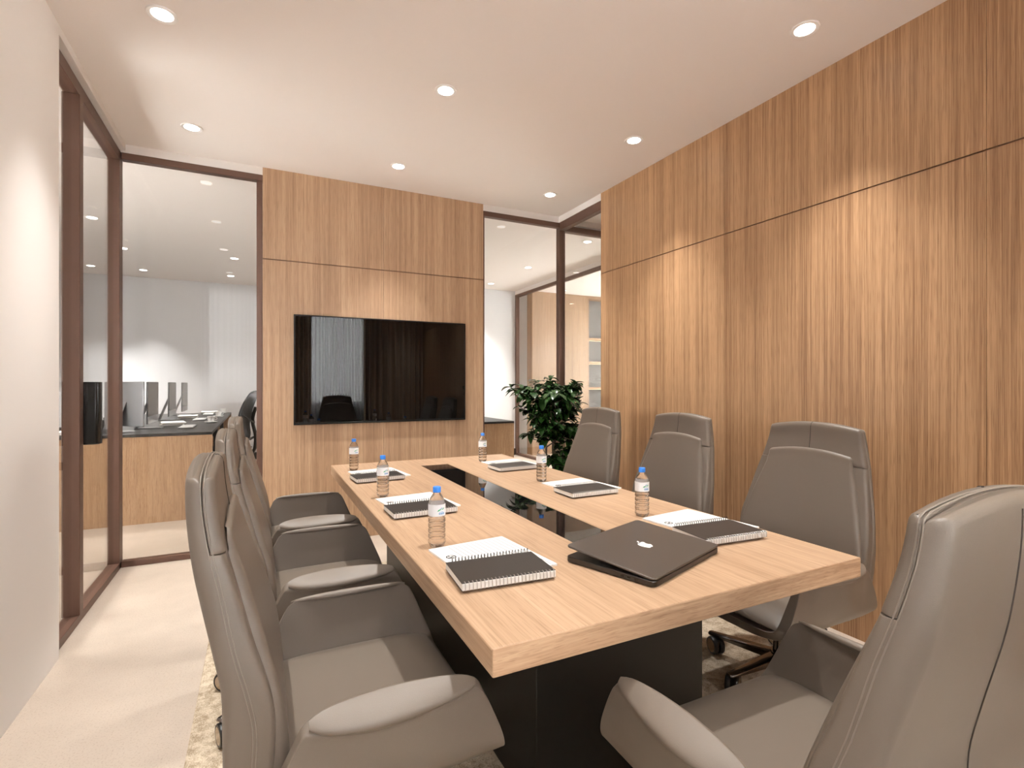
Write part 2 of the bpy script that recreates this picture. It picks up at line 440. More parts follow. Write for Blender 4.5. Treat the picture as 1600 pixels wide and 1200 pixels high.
# far office walls
struct(MB().box(-4.2, 2.0, 9.95, 10.1, 0, C).build('wall_far_left', OFFW, smooth=0))
struct(MB().box(2.0, 7.08, 8.45, 10.1, 0, C).build('wall_far_right', OFFW, smooth=0))
struct(MB().box(-4.2, 2.0, 9.93, 9.95, 0, .12).build('baseboard_far_left', BBOARD, smooth=0))
struct(MB().box(2.0, PX3, 8.43, 8.45, 0, .12).build('baseboard_far_right', BBOARD, smooth=0))
def win_wall(name, x0, x1, ya, yb, wy0, wy1, wz0, wz1, wname):
    struct(MB().box(x0, x1, ya, wy0, 0, C).box(x0, x1, wy1, yb, 0, C).box(x0, x1, wy0, wy1, 0, wz0).box(x0, x1, wy0, wy1, wz1, C).build(name, OFFW, smooth=0))
    w = sempty(wname, ((x0 + x1) / 2, (wy0 + wy1) / 2, wz0)); m = MB(); xa, xb = x0 + .03, x1 - .03; t_ = .05
    m.box(xa, xb, wy0, wy1, wz0, wz0 + t_).box(xa, xb, wy0, wy1, wz1 - t_, wz1)
    n = 3
    for k in range(n + 1):
        y = wy0 + (wy1 - wy0 - t_) * k / n; m.box(xa, xb, y, y + t_, wz0 + t_, wz1 - t_)
    loc(w, m.build('frame', FRAME, w, smooth=0))
    for k in range(n):
        y = wy0 + (wy1 - wy0 - t_) * k / n
        loc(w, MB().box((x0 + x1) / 2 - .004, (x0 + x1) / 2 + .004, y + t_, wy0 + (wy1 - wy0 - t_) * (k + 1) / n, wz0 + t_, wz1 - t_).build('pane', GLASS, w, smooth=0))
win_wall('wall_office_left', -4.2, -4.08, YREAR - .2, 9.95, 2.0, 5.1, .9, 2.35, 'added_window_8')  # unseen window added to bring daylight fill into the office
win_wall('wall_office_right', 7.08, 7.2, YREAR - .2, 10.1, 5.0, 7.8, .9, 2.6, 'added_window_9')  # window here is added out of view to brighten the side room

struct(MB().box(-4.08, XL - .14, YREAR - .2, YREAR, 0, C).build('wall_office_rear', OFFW, smooth=0))
struct(MB().box(XR + .12, 7.08, YREAR - .2, YREAR, 0, C).build('wall_side_room_rear', OFFW, smooth=0))
# pale oak storage wall in the room beyond the partition
cab = thing('storage_wall', 'pale oak storage wall with lit shelf niche beyond far glass partition', 'cabinet', (5.4, 8.3, 0))
ycab = 8.25; yw = 8.449
loc(cab, MB().box(4.475, 5.715, ycab, yw, 0, C - .003).build('panel', WOODC, cab, smooth=0))
loc(cab, MB().box(4.470, 4.4748, ycab + .002, yw, 0, C - .003).build('side_panel', WOODW, cab, smooth=0))
loc(cab, MB().box(5.7152, 6.9, ycab, yw, 2.944, C - .003).box(5.7152, 6.9, ycab, yw, 0, .35).build('pelmet', WOODC, cab, smooth=0))
loc(cab, MB().box(5.7152, 6.9, yw - .012, yw, .3502, 2.9438).build('niche_back', SLATE, cab, smooth=0))
for z in (2.153, 1.695, 1.20):
    s = MB().box(5.7152, 6.9, ycab + .01, yw - .0122, z, z + .037).build('shelf', WOODW, cab, smooth=0); loc(cab, s)
    l = MB().box(5.72, 6.9, yw - .06, yw - .045, z - .010, z - .0002).build('led_strip', LED, s, smooth=0)

# rear wall; window's right half seen in the television, left half added for fill
WX0 = -.78
struct(MB().box(XL, WX0, YREAR - .2, YREAR, 0, C).box(1.74, XR, YREAR - .2, YREAR, 0, C)
       .box(WX0, 1.74, YREAR - .2, YREAR, 0, .93).box(WX0, 1.74, YREAR - .2, YREAR, 2.9, C).build('wall_rear', WALLW, smooth=0))
w7 = sempty('window_7', (.48, YREAR - .1, .93))
m = MB().box(WX0, 1.74, YREAR - .13, YREAR - .07, .93, .98).box(WX0, 1.74, YREAR - .13, YREAR - .07, 2.85, 2.9)
for x in (WX0, .455, 1.69): m.box(x, x + .05, YREAR - .13, YREAR - .07, .98, 2.85)
loc(w7, m.build('frame', FRAME, w7))
loc(w7, MB().box(WX0 + .05, .455, YREAR - .104, YREAR - .096, .98, 2.85).build('pane', GLASS, w7, smooth=0))
loc(w7, MB().box(.505, 1.69, YREAR - .104, YREAR - .096, .98, 2.85).build('pane', GLASS, w7, smooth=0))
def curtain(name, x0, x1, y, amp, pitch, material, label, seed, th=.004):
    rr = random.Random(seed); n = int((x1 - x0) / .006); pts = []
    ph = 0
    for i in range(n + 1):
        x = x0 + (x1 - x0) * i / n
        ph += .006 / pitch * 2 * PI * (1 + .35 * math.sin(i * .031 + seed))
        pts.append((x, y + amp * math.sin(ph) + .2 * amp * math.sin(2.3 * ph + seed)))
    ring = lambda z, k: [(x, yy + k, z) for x, yy in pts]
    mb = MB(); N = len(pts)
    rows = [.015, .8, 1.6, 2.4, 2.985]
    vs = [(x, yy, z) for z in rows for x, yy in pts] + [(x, yy - th, z) for z in rows for x, yy in pts]
    fs = []; o2 = len(rows) * N
    for r in range(len(rows) - 1):
        for i in range(N - 1):
            a = r * N + i
            fs.append((a, a + 1, a + 1 + N, a + N)); fs.append((o2 + a, o2 + a + N, o2 + a + 1 + N, o2 + a + 1))
    for i in range(N - 1):
        t = (len(rows) - 1) * N + i
        fs.append((i, o2 + i, o2 + i + 1, i + 1)); fs.append((t, t + 1, o2 + t + 1, o2 + t))
    for r in range(len(rows) - 1):
        for i in (0, N - 1):
            a = r * N + i; fs.append((a, a + N, o2 + a + N, o2 + a))
    mb.add(vs, fs)
    return tag(mb.build(name, material, smooth=60), label, 'curtain')
curtain('drape', .40, .80, -.44, .035, .085, DRAPE, 'brown pleated drape left of the sheer curtain in the television reflection', 1)
curtain('drape', 1.66, XR - .01, -.42, .045, .10, DRAPE, 'brown pleated drape between sheer curtain and oak wall in the television reflection', 2)
curtain('sheer_curtain', XL + .02, 1.76, -.53, .02, .06, SHEER, 'pale sheer curtain over the window in the television reflection', 3, th=.002)  # runs on unseen over the added left half of the window

# ------------------------------------------------------------------ rug
RX0, RX1, RY0, RY1 = -.228, 2.376, .45, 3.76
tag(MB().box(RX0, RX1, RY0, RY1, 0.0005, .010).build('rug', RUG, bevel=.004), 'mottled beige rug under the conference table and chairs', 'rug')
RZ = .010

# ------------------------------------------------------------------ downlights
def downlight(x, y, power, label, group, first=[None]):
    if first[0] is None:
        t = thing('downlight', label, 'ceiling light', (x, y, C), 0, group)
        prof_o = [(.044, -.003), (.062, -.006), (.064, 0), (.044, .002)]
        seg = 32; rings = [[(r * math.cos(2 * PI * k / seg), r * math.sin(2 * PI * k / seg), z) for k in range(seg)] for r, z in prof_o]
        MB().loft(rings, loop=True).build('trim_ring', RING, t)
        MB().lathe([(.0440, -.0045), (.0440, -.001)], 32).build('lamp', LAMP, t)
        first[0] = t
    else:
        t = dup(first[0], (x, y, C), 0, label, group)
    ld = bpy.data.lights.new('downlight_beam', 'SPOT'); ld.energy = power; ld.color = LCOL
    ld.spot_size = math.radians(SPOT); ld.spot_blend = 1.0; ld.shadow_soft_size = .045
    lo = bpy.data.objects.new('beam', ld); COL.objects.link(lo); lo.location = (x, y, C - .012)
    return t
LCOL = (1.0, .98, .945); SPOT = 72; PW = 200
DL = [(-.4, .1, 'out'), (.97, .1, 'out'), (2.34, .1, 'out'), (-.4, 1.59, 'out'), (.97, 1.59, 'out'),
      (2.345, 1.59, 'round white recessed downlight nearest camera above oak wall'),
      (-.4, 2.83, 'round recessed downlight nearest camera on the white-wall side of the ceiling'),
      (.97, 2.84, 'round white recessed downlight over the middle of the conference table'),
      (2.345, 2.84, 'middle downlight of the three in a row along the oak wall'),
      (-.4, 3.99, 'recessed downlight in the ceiling near the glass corner'),
      (.975, 3.99, 'recessed downlight just in front of the wall above the television'),
      (2.345, 3.99, 'recessed downlight above the potted plant near the far glass corner')]
for x, y, lb in DL:
    if lb == 'out': continue
    downlight(x, y, PW * (.85 if x < 0 else 1), lb, 'downlights in the meeting room')
for x, y, lb in DL:
    if lb == 'out': downlight(x, y, PW * (.85 if x < 0 else 1), 'recessed downlight in the meeting room ceiling behind the view', 'downlights out of view')
OFF = [(-1.53, 6.6, 'first downlight of the office row seen through the glass door'), (-1.53, 7.92, 'second downlight of the office row, at the door corner post'),
       (-1.55, 9.3, 'office downlight closest to the far white wall'), (-2.17, 9.29, 'office downlight at the far wall seen through the glass door'),
       (3.52, 5.11, 'office downlight seen past the corner post beside the oak wall'), (3.52, 6.62, 'office downlight above the dark partition rail'),
       (3.52, 7.96, 'office downlight near the far white wall beyond the corner glazing')]
for x, y, lb in OFF: downlight(x, y, 460, lb, 'downlights in the office beyond')
for x, y in ((-1.53, 5.3), (-.3, 7.9), (1.2, 6.6), (1.2, 8.0), (-2.9, 6.6), (-3.0, 8.0), (-.4, 9.2), (5.4, 6.9), (5.4, 5.2), (-2.4, 3.0), (-2.4, 1.2)):  # extra lamps added out of view to brighten the office
    downlight(x, y, 150, 'unseen recessed downlight added to brighten the office', 'added office downlights, unseen')

# ------------------------------------------------------------------ television
t = thing('television', 'large black flat television mounted on the oak panel wall', 'television', (.979, YB, .97))
x0, x1, z0, z1, yf = .248, 1.709, .971, 1.857, YB - .035
loc(t, MB().box(x0, x1, yf + .004, YB - .012, z0, z1).build('housing', TVB, t, bevel=.003))
m = MB(); b = .011
m.box(x0, x1, yf, yf + .006, z0, z0 + b + .004).box(x0, x1, yf, yf + .006, z1 - b, z1).box(x0, x0 + b, yf, yf + .006, z0 + b, z1 - b).box(x1 - b, x1, yf, yf + .006, z0 + b, z1 - b)
loc(t, m.build('bezel', TVB, t, bevel=.001))
loc(t, MB().box(x0 + b, x1 - b, yf + .0025, yf + .0045, z0 + b + .003, z1 - b).build('screen', TVS, t, smooth=0))
loc(t, MB().box(.6, 1.36, YB - .014, YB - .0005, 1.2, 1.6).build('bracket', TVB, t, smooth=0))

# ------------------------------------------------------------------ conference table
TX0, TX1, TY0, TY1, TZ = .434, 1.714, .974, 3.662, .75
t = thing('conference_table', 'long oak conference table with black inlay strip and black base', 'table', (1.074, 2.318, RZ))
sx0, sx1, sy0, sy1 = .980, 1.168, 1.26, 3.38
m = MB(); zb = TZ - .062
def slab(mb, x0, x1, y0, y1): mb.box(x0, x1, y0, y1, zb, TZ)
# one continuous ring-shaped slab around the inlay
o = [(TX0, TY0), (TX1, TY0), (TX1, TY1), (TX0, TY1)]; i_ = [(sx0, sy0), (sx1, sy0), (sx1, sy1), (sx0, sy1)]
vs = [(x, y, z) for z in (zb, TZ) for x, y in o + i_]
fs = []; mi = []
for k in range(4):
    k2 = (k + 1) % 4
    fs.append((8 + k, 8 + k2, 12 + k2, 12 + k)); mi.append(0)
    fs.append((k, 4 + k, 4 + k2, k2)); mi.append(0)
    fs.append((k, k2, 8 + k2, 8 + k)); mi.append(1 if k in (0, 2) else 0)
    fs.append((4 + k, 12 + k, 12 + k2, 4 + k2)); mi.append(0)
for f, q in zip(fs, mi): m.f.append(f); m.m.append(q)
m.v = vs
tt = loc(t, m.build('tabletop', [WOODT, WOODE], t, bevel=.004, smooth=0))
loc(t, MB().box(sx0 + .0008, sx1 - .0008, sy0 + .0008, sy1 - .0008, TZ - .04, TZ - .0025).build('inlay', BGLASS, t, smooth=0))
m = MB().box(.738, 1.41, 1.336, 3.33, RZ, zb)
bs = loc(t, m.build('base', BLACKB, t, bevel=.003))

# ------------------------------------------------------------------ chair
FO = .13
def sell(n, hw, th, fc, seg=44, e=3.6):
    out = []
    for k in range(seg):
        a = 2 * PI * k / seg; c, s_ = math.cos(a), math.sin(a)
        y = hw * math.copysign(abs(c) ** (2 / e), c); f = fc + th * math.copysign(abs(s_) ** (2 / e), s_)
        out.append((f, y))
    return out
# z: rear, front, stitch, half width
BACK = smooth_table([(.30, -.020, .020, .000, .215), (.36, -.048, .026, -.008, .255), (.46, -.066, .028, -.014, .285), (.58, -.068, .032, -.010, .300),
                     (.66, -.071, .020, -.024, .300), (.745, -.088, -.008, -.048, .286), (.87, -.117, -.043, -.074, .262), (.95, -.130, -.064, -.092, .246),
                     (1.04, -.139, -.080, -.106, .226), (1.12, -.140, -.086, -.110, .212)], 8)
def bk(z): return lerp_table(BACK, z)
def crown(z, y, hw, c=.022): return -c * (y / hw) ** 2 * max(0, min(1, (z - .85) / .25))
ZT = 1.122
def rr_ring(hw, f0, f1, rr, rf, bulge=0, n=6, m=10):
    """rounded rectangle outline in (f, y): rear corners rr, front corners rf, constant vertex count"""
    lim = (f1 - f0) * .49; rr = min(rr, (f1 - f0) - .002); rf = min(rf, (f1 - f0) - rr, hw); rr = min(rr, hw); out = []
    def arc(cf, cy, r, a0, a1):
        for k in range(n + 1):
            a = math.radians(a0 + (a1 - a0) * k / n); out.append((cf + r * math.cos(a), cy + r * math.sin(a)))
    def edge(f, y0, y1, sg):
        for k in range(1, m):
            y = y0 + (y1 - y0) * k / m; out.append((f + sg * bulge * (1 - (y / max(hw, 1e-4)) ** 2), y))
    arc(f1 - rf, hw - rf, rf, 0, 90); arc(f0 + rr, hw - rr, rr, 90, 180)
    edge(f0, hw - rr, -hw + rr, -1)
    arc(f0 + rr, -hw + rr, rr, 180, 270); arc(f1 - rf, -hw + rf, rf, 270, 360)
    edge(f1, -hw + rf, hw - rf, .3)
    return out
def back_ring(z, zz, f0, f1, rr, rf, ins=0, bulge=0):
    hw = bk(z)[3] - ins
    return [(ff - FO, y, zz + crown(zz, y, hw)) for ff, y in rr_ring(hw, f0 + ins, f1 - ins, rr, rf, bulge)]

def piping_path(dz=0):
    pts = []
    for k in range(26):
        z = .47 + (1.09 - .47) * k / 25
        r, f, st, hw = bk(z)
        pts.append((st - FO, hw, z + crown(z, hw, hw)))
    return pts

def arm_h(f): # top outline of the arm wing
    return lerp_table(ARM, f)[0]
ARM = [(-.03, .36), (0, .395), (.035, .47), (.075, .57), (.095, .598), (.12, .604), (.40, .600), (.445, .594), (.465, .575), (.50, .49), (.53, .425), (.55, .405)]
LEAF_T = smooth_table([(-.03, .018), (.03, .018), (.09, .018), (.13, .034), (.21, .052), (.29, .050), (.38, .034), (.45, .019), (.55, .018)], 4)

def make_chair():
    root = thing('executive_chair', '', 'chair')
    # backrest shell: rounded to the rear, flat sides; above the side seam it only reaches the welt
    rings = []
    def shell(z, zz, ins=0):
        r, f, st, hw = bk(z)
        hi = z > .945
        return back_ring(z, zz, r, st if hi else f, min(.044, st - r - .002), .002 if hi else .014, ins, .006)
    for z, ins in ((.300, .022), (.303, .012), (.310, .004)): rings.append(shell(z, z, ins))
    zs = [.325, .34] + [.36 + (.944 - .36) * k / 30 for k in range(31)] + [.946] + [.96 + .135 * k / 8 for k in range(9)]
    for z in zs: rings.append(shell(z, z))
    for dz, ins in ((.008, .0012), (.014, .004), (.018, .008), (.0205, .0135)): rings.append(shell(1.095, 1.095 + dz, ins))
    MB().loft(rings).build('backrest', LEATHER, root, smooth=50)
    # headrest on the front of the shell top
    rings = []
    hf = lambda z: bk(z)[1] + .002
    def head(z, zz, ins=0):
        r, f, st, hw = bk(z)
        return back_ring(z, zz, st + .0012, hf(z), .003, .018, ins, .010)
    for z, ins in ((.9462, .003), (.9475, .0008), (.951, 0)): rings.append(head(z, z, ins))
    for k in range(12): z = .96 + .135 * k / 11; rings.append(head(z, z))
    for dz, ins in ((.008, .0012), (.0145, .004), (.019, .0085), (.021, .0145)): rings.append(head(1.095, 1.095 + dz, ins))
    MB().loft(rings).build('headrest', LEATHER, root, smooth=50)
    # front cushion of the back: narrow at the top, wide at the seat
    PADHW = smooth_table([(.40, .272), (.5, .284), (.60, .288), (.75, .255), (.9, .216), (.985, .195)], 5)
    PADF = smooth_table([(.40, .055), (.5, .058), (.62, .044), (.75, .010), (.85, -.018), (.95, -.046), (1.01, -.064)], 6)
    rings = []
    def pad(z, zz, ins=0):
        hw = lerp_table(PADHW, z)[0] - ins; fr_ = lerp_table(PADF, z)[0] + .002; re = bk(z)[1] - (.004 if z < .945 else -.006)
        return [(ff - FO, y, zz - .020 * (y / hw) ** 2 * max(0, min(1, (zz - .75) / .2))) for ff, y in rr_ring(hw, re, fr_ - ins, .002, .020, .006)]
    for z, ins in ((.40, .012), (.404, .004), (.412, 0)): rings.append(pad(z, z, ins))
    for k in range(27): z = .43 + .545 * k / 26; rings.append(pad(z, z))
    for dz, ins in ((.010, .001), (.017, .004), (.022, .009), (.0245, .014)): rings.append(pad(.975, .975 + dz, ins))
    MB().loft(rings).build('back_cushion', LEATHER, root, smooth=50)
    # twin stitch piping round the shell edge
    pp = piping_path(); mb = MB()
    for o_ in (-.001, .006):
        path = [(x + o_, y + .0002, z) for x, y, z in pp]
        hw1 = bk(1.095)[3]; st1 = bk(1.095)[2]
        top = [(st1 - FO + o_, hw1 * .985 - hw1 * 1.97 * k / 24, 1.1155 + crown(1.115, hw1 * .985 - hw1 * 1.97 * k / 24, hw1)) for k in range(25)]
        top = [p for p in top if abs(p[1]) < hw1 - .012]
        cor = [(st1 - FO + o_, hw1 - .001, 1.103 + crown(1.1, hw1, hw1)), (st1 - FO + o_, hw1 - .005, 1.111 + crown(1.11, hw1, hw1))]
        path = path + cor + top + [(x, -y, z) for x, y, z in reversed(cor)] + [(x, -y, z) for x, y, z in reversed(path)]
        mb.tube(path, .0013, 6)
    mb.build('piping', STITCH, root)
    # centre seam on the rear and on the headrest
    mb = MB()
    path = [(bk(z)[0] - FO - .0062, 0, z) for z in [.40 + .69 * k / 30 for k in range(31)]]
    mb.tube(path, .0016, 6)
    path = [(hf(z) - FO + .0031, 0, z) for z in [.96 + .135 * k / 8 for k in range(9)]] + [(hf(1.095) - FO - .001, 0, 1.109), (hf(1.095) - FO - .008, 0, 1.1155), (bk(1.095)[2] - FO + .012, 0, 1.1163)]
    mb.tube(path, .0014, 6)
    mb.build('seam', SEAM, root)
    # seat shell with arm wings: a thick U-shaped sheet trimmed to the slanted wing outline
    #        so   k_lt  zo    si    zi    f_rear f_front   (half section, bottom centre to wing top)
    SEC = [(.000, 0, .326, .000, .386, -.020, .536), (.140, 0, .328, .140, .387, -.020, .538), (.225, 0, .338, .215, .390, -.018, .542), (.285, 0, .362, .258, .397, -.012, .545),
           (.322, .1, .402, .283, .414, -.004, .543), (.334, .25, .445, .293, .445, .016, .531), (.337, .45, .500, .301, .500, .042, .508), (.336, .60, .545, .309, .552, .066, .487),
           (.336, .70, .566, .314, .580, .080, .471), (.326, .20, .586, .317, .596, .104, .446)]
    rows = cr(SEC, 5); NC = 26
    bump = lambda f: math.sin(PI * max(0, min(1, (f - .085) / .365)))
    def grid(sg):
        out_, inn = [], []
        for so, kl, zo, si, zi, f0, f1 in rows:
            a, b = [], []
            for c in range(NC + 1):
                v = c / NC; f = f0 + (f1 - f0) * v; lt = lerp_table(LEAF_T, f)[0]
                rise = .030 * max(0, (f - .34) / .2) ** 2 * max(0, (.40 - zo) / .074) + .02 * max(0, (.06 - f) / .08) ** 2 * max(0, (.40 - zo) / .074)
                w_ = max(0, (zi - .50) / .096); bp = bump(f) * w_
                a.append((f - FO, sg * (so + kl * (lt - .018) - (.010 * bp if zo > .58 else 0)), zo + rise + (.012 * bp if zo > .58 else 0))); b.append((f - FO, sg * (si - .014 * bp), zi + .007 * bp * w_))
            out_.append(a); inn.append(b)
        return out_, inn
    oR, iR = grid(1); oL, iL = grid(-1)
    O = list(reversed(oL))[:-1] + oR; I = list(reversed(iL))[:-1] + iR
    nr = len(O); nc = NC + 1
    vs = [p for r in O for p in r] + [p for r in I for p in r]; fs = []; q = nr * nc
    for r in range(nr - 1):
        for c in range(nc - 1):
            a = r * nc + c; fs.append((a, a + 1, a + nc + 1, a + nc)); fs.append((q + a, q + a + nc, q + a + nc + 1, q + a + 1))
        for c in (0, nc - 1):
            a = r * nc + c; fs.append((a, a + nc, q + a + nc, q + a))
    for r in (0, nr - 1):
        for c in range(nc - 1):
            a = r * nc + c; fs.append((a, a + 1, q + a + 1, q + a))
    mb = MB().add(vs, fs)
    mb.build('seat_shell', LEATHER, root, smooth=45, bevel=.003)
    # armrest pads: leaf shaped tops, sloping outwards
    for sd in (1, -1):
        rings = []
        for k in range(27):
            u = k / 26; f = .092 + (.460 - .092) * u
            e = max(.10, 1 - abs(2 * u - 1) ** 9) ** .5; b_ = bump(f)
            lt = lerp_table(LEAF_T, f)[0]
            si, zi = .317 - .014 * b_, .600 + .007 * b_ - .004 * abs(2 * u - 1) ** 6
            so, zo = .340 + .7 * (lt - .018) + .004, .574 - .002 * b_
            d_s, d_z = so - si, zo - zi
            P_ = lambda t, h_: (si + d_s * t - d_z * h_ / .06, zi + d_z * t + d_s * h_ / .06)   # along the slope, height above it
            sec = [P_(-.03, -.010), P_(-.06, -.003), P_(.0, .0035), P_(.12, .0055), P_(.5, .0075), P_(.88, .006), P_(1.03, .001), P_(1.06, -.007), P_(.96, -.016), P_(.55, -.016), P_(.15, -.014)]
            cs, cz = si + d_s / 2, zi + d_z / 2
            rings.append([(f - FO, sd * (cs + (y - cs) * e), cz + (z - cz) * (.4 + .6 * e)) for y, z in cr(sec + [sec[0]], 3)[:-1]])
        MB().loft(rings).build('armrest', LEATHER, root, smooth=60)
    # seat cushion
    rings = []
    K = 30
    for k in range(K + 1):
        u = k / K; f = -.01 + .545 * u
        e = max(.02, (1 - abs(2 * u - 1) ** 7)) ** .5
        top = .448 + .006 * math.sin(PI * u) - .022 * max(0, (u - .78) / .22) ** 2; bot = .388
        zc = (top + bot) / 2; th = (top - bot) / 2 * e
        hw = .288 * (.95 + .05 * e) * (1 - .04 * max(0, (.25 - u) / .25))
        rings.append([(f - FO, y, z) for z, y in sell(0, hw, th, zc, 40, 3.4)])
    MB().loft(rings).build('seat', LEATHER, root, smooth=70)
    # mechanism + lift
    MB().box(-.10, .10, -.09, .09, .30, .345).build('mechanism', PLASTIC, root, bevel=.01)
    MB().tube([(.03, .07, .318), (.03, .20, .314), (.03, .225, .308)], .006, 8).build('lever', PLASTIC, root)
    MB().lathe([(.0, .095), (.030, .095), (.030, .2), (.029, .21), (.017, .212), (.017, .305), (0, .305)], 20).build('gas_lift', CHROME, root)
    MB().lathe([(.0, .075), (.042, .075), (.045, .09), (.040, .118), (0, .12)], 24).build('hub', CHROME, root)
    # five legs, each with a caster
    sec = lambda x, w, z0, z1: [(x, -w, z0), (x, w, z0), (x, w, z1 - .006), (x, w * .6, z1), (x, -w * .6, z1), (x, -w, z1 - .006)]
    for k in range(5):
        a = 2 * PI * k / 5
        mb = MB().loft([sec(.03, .030, .078, .112), sec(.12, .027, .078, .106), sec(.24, .022, .080, .098), sec(.315, .019, .082, .094), sec(.322, .012, .084, .092)])
        lg = mb.build('leg', CHROME, root, bevel=.002); lg.rotation_euler = (0, 0, a)
        ml = MB()
        swivel = Matrix.Translation((.300, 0, 0)) @ Matrix.Rotation(.5 + 1.3 * k, 4, 'Z')
        wz = .041; r_ = .040
        M = swivel @ Matrix.Translation((-.018, 0, wz)) @ Matrix.Rotation(PI / 2, 4, 'X')
        for s0 in (-.026, .006):
            ml.lathe([(0, s0 + .001), (.030, s0 + .001), (.033, s0), (r_ - .003, s0), (r_, s0 + .004), (r_, s0 + .016), (r_ - .003, s0 + .020), (.033, s0 + .020), (.030, s0 + .019), (0, s0 + .019)], 24, 0, M)
            for zz in (s0 + .0004, s0 + .0196):
                ml.lathe([(0, zz - .0008), (.030, zz - .0008), (.030, zz + .0008), (0, zz + .0008)], 24, 1, M)
        ml.lathe([(0, wz - .03), (.007, wz - .03), (.007, .084), (0, .084)], 12, 0, swivel)
        ml.box(-.045, .004, -.005, .005, .05, .075, 0, swivel)
        ml.build('caster', [CASTER, CDISC], lg)
    return root
proto = make_chair()
CH = [((FO, 1.465), 0, 'taupe leather chair nearest camera on glass-wall side, its seat fully visible', 'side'),
      ((FO, 2.297), 0, 'middle taupe leather chair of the row on glass-wall side of table', 'side'),
      ((FO, 3.130), 0, 'taupe leather chair farthest from camera on glass-wall side of table', 'side'),
      ((2.19 - FO, 1.51), PI, 'taupe leather chair by oak wall beside the laptop end of table', 'side'),
      ((2.19 - FO, 2.338), PI, 'middle taupe leather chair of the row along the oak wall', 'side'),
      ((2.19 - FO, 3.168), PI, 'taupe leather chair along oak wall closest to the potted plant', 'side'),
      ((1.10, .525 + FO), PI / 2, 'taupe leather chair at head of table with its back to camera', 'head')]
for i, ((x, y), rz, lb, g) in enumerate(CH):
    gp = 'executive chairs around the conference table'
    if i == 0:
        proto.location = (x, y, RZ); proto.rotation_euler = (0, 0, rz); proto['label'] = lb; proto['group'] = gp
    else: dup(proto, (x, y, RZ), rz, lb, gp)

# ------------------------------------------------------------------ bottles
def make_bottle():
    t = thing('water_bottle', '', 'bottle')
    prof = [(0, .001), (.018, 0), (.0235, .002), (.026, .008)]
    z = .012
    while z < .100:
        prof += [(.0285, z), (.0292, z + .003), (.0292, z + .010), (.0285, z + .0125), (.0258, z + .0143), (.0258, z + .0162)]
        z += .0178
    prof += [(.0288, .104), (.0290, .108), (.0290, .143), (.0285, .147), (.0265, .154), (.020, .168), (.0135, .178), (.0118, .182), (.0118, .199), (0, .1995)]
    MB().lathe(prof, 28).build('body', PLAST, t, smooth=60)
    seg = 36
    rings = [[(.02935 * math.cos(2 * PI * k / seg), .02935 * math.sin(2 * PI * k / seg), z_) for k in range(seg)] for z_ in (.106, .145)]
    rings += [[(.0291 * math.cos(2 * PI * k / seg), .0291 * math.sin(2 * PI * k / seg), z_) for k in range(seg)] for z_ in (.145, .106)]
    lb = MB().loft(rings, loop=True).build('label_band', LABELW, t)
    def patch(mb, pts):  # outline of a mark in (angle deg, z) rolled onto the label
        n = len(pts); c = (sum(p[0] for p in pts) / n, sum(p[1] for p in pts) / n)
        vs = []
        for rr in (.0296, .0292):
            for a, z_ in pts + [c]:
                vs.append((rr * math.cos(math.radians(a)), rr * math.sin(math.radians(a)), z_))
        fs = []
        for i in range(n):
            j = (i + 1) % n
            fs.append((i, j, n)); fs.append((n + 1 + j, n + 1 + i, n + 1 + n)); fs.append((i, n + 1 + i, n + 1 + j, j))
        mb.add(vs, fs)
    g = MB(); patch(g, [(-82, .1225), (-72, .1285), (-60, .130), (-48, .1275), (-62, .1265), (-72, .1235)])
    patch(g, [(-48, .1290), (-38, .1325), (-26, .1345), (-34, .1300), (-44, .1270)])
    g.build('emblem', GREEN, lb)
    g = MB(); patch(g, [(-66, .1305), (-54, .134), (-40, .1345), (-50, .1318)])
    for a0 in (-70, -63, -56, -49, -42, -35):
        patch(g, [(a0, .1125), (a0 + 4.5, .1125), (a0 + 4.5, .1145), (a0 + 1.5, .1145), (a0 + 1.5, .1165), (a0 + 4.5, .1165), (a0 + 4.5, .1185), (a0, .1185)])
    for a0 in (-68, -60, -52, -44):
        patch(g, [(a0, .1205), (a0 + 5, .1205), (a0 + 5, .1218), (a0, .1218)])
    g.build('lettering', BLUE, lb)
    pr_ = [(0, .183), (.0132, .183), (.0135, .185), (.0135, .199), (.0125, .2015), (0, .202)]
    seg = 40; rings = []
    for r_, z_ in pr_:
        rings.append([(r_ * (1 if k % 2 else .965) * math.cos(2 * PI * k / seg), r_ * (1 if k % 2 else .965) * math.sin(2 * PI * k / seg), z_) for k in range(seg)])
    MB().loft(rings[1:]).build('cap', CAPB, t, smooth=30)
    return t
BT = [(.542, 1.68, -.42, 'water bottle with blue cap on glass-wall side, nearest camera beside ruled notepad'),
      (.542, 2.53, -.3, 'middle water bottle of the three standing on glass-wall side of table'),
      (.541, 3.38, -.25, 'water bottle farthest from camera on glass-wall side, below the television'),
      (1.433, 1.684, -.75, 'water bottle with blue cap beside the laptop and notebook near oak wall'),
      (1.432, 2.534, -.6, 'middle water bottle of the three on the oak-wall side of table'),
      (1.424, 3.367, -.5, 'water bottle at far table end on the oak-wall side, near the plant')]
pb = make_bottle()
for i, (x, y, a, lb) in enumerate(BT):
    gp = 'water bottles on the conference table'
    if i == 0: pb.location = (x, y, TZ); pb['label'] = lb; pb['group'] = gp; pb.rotation_euler = (0, 0, a)
    else: dup(pb, (x, y, TZ), a, lb, gp)

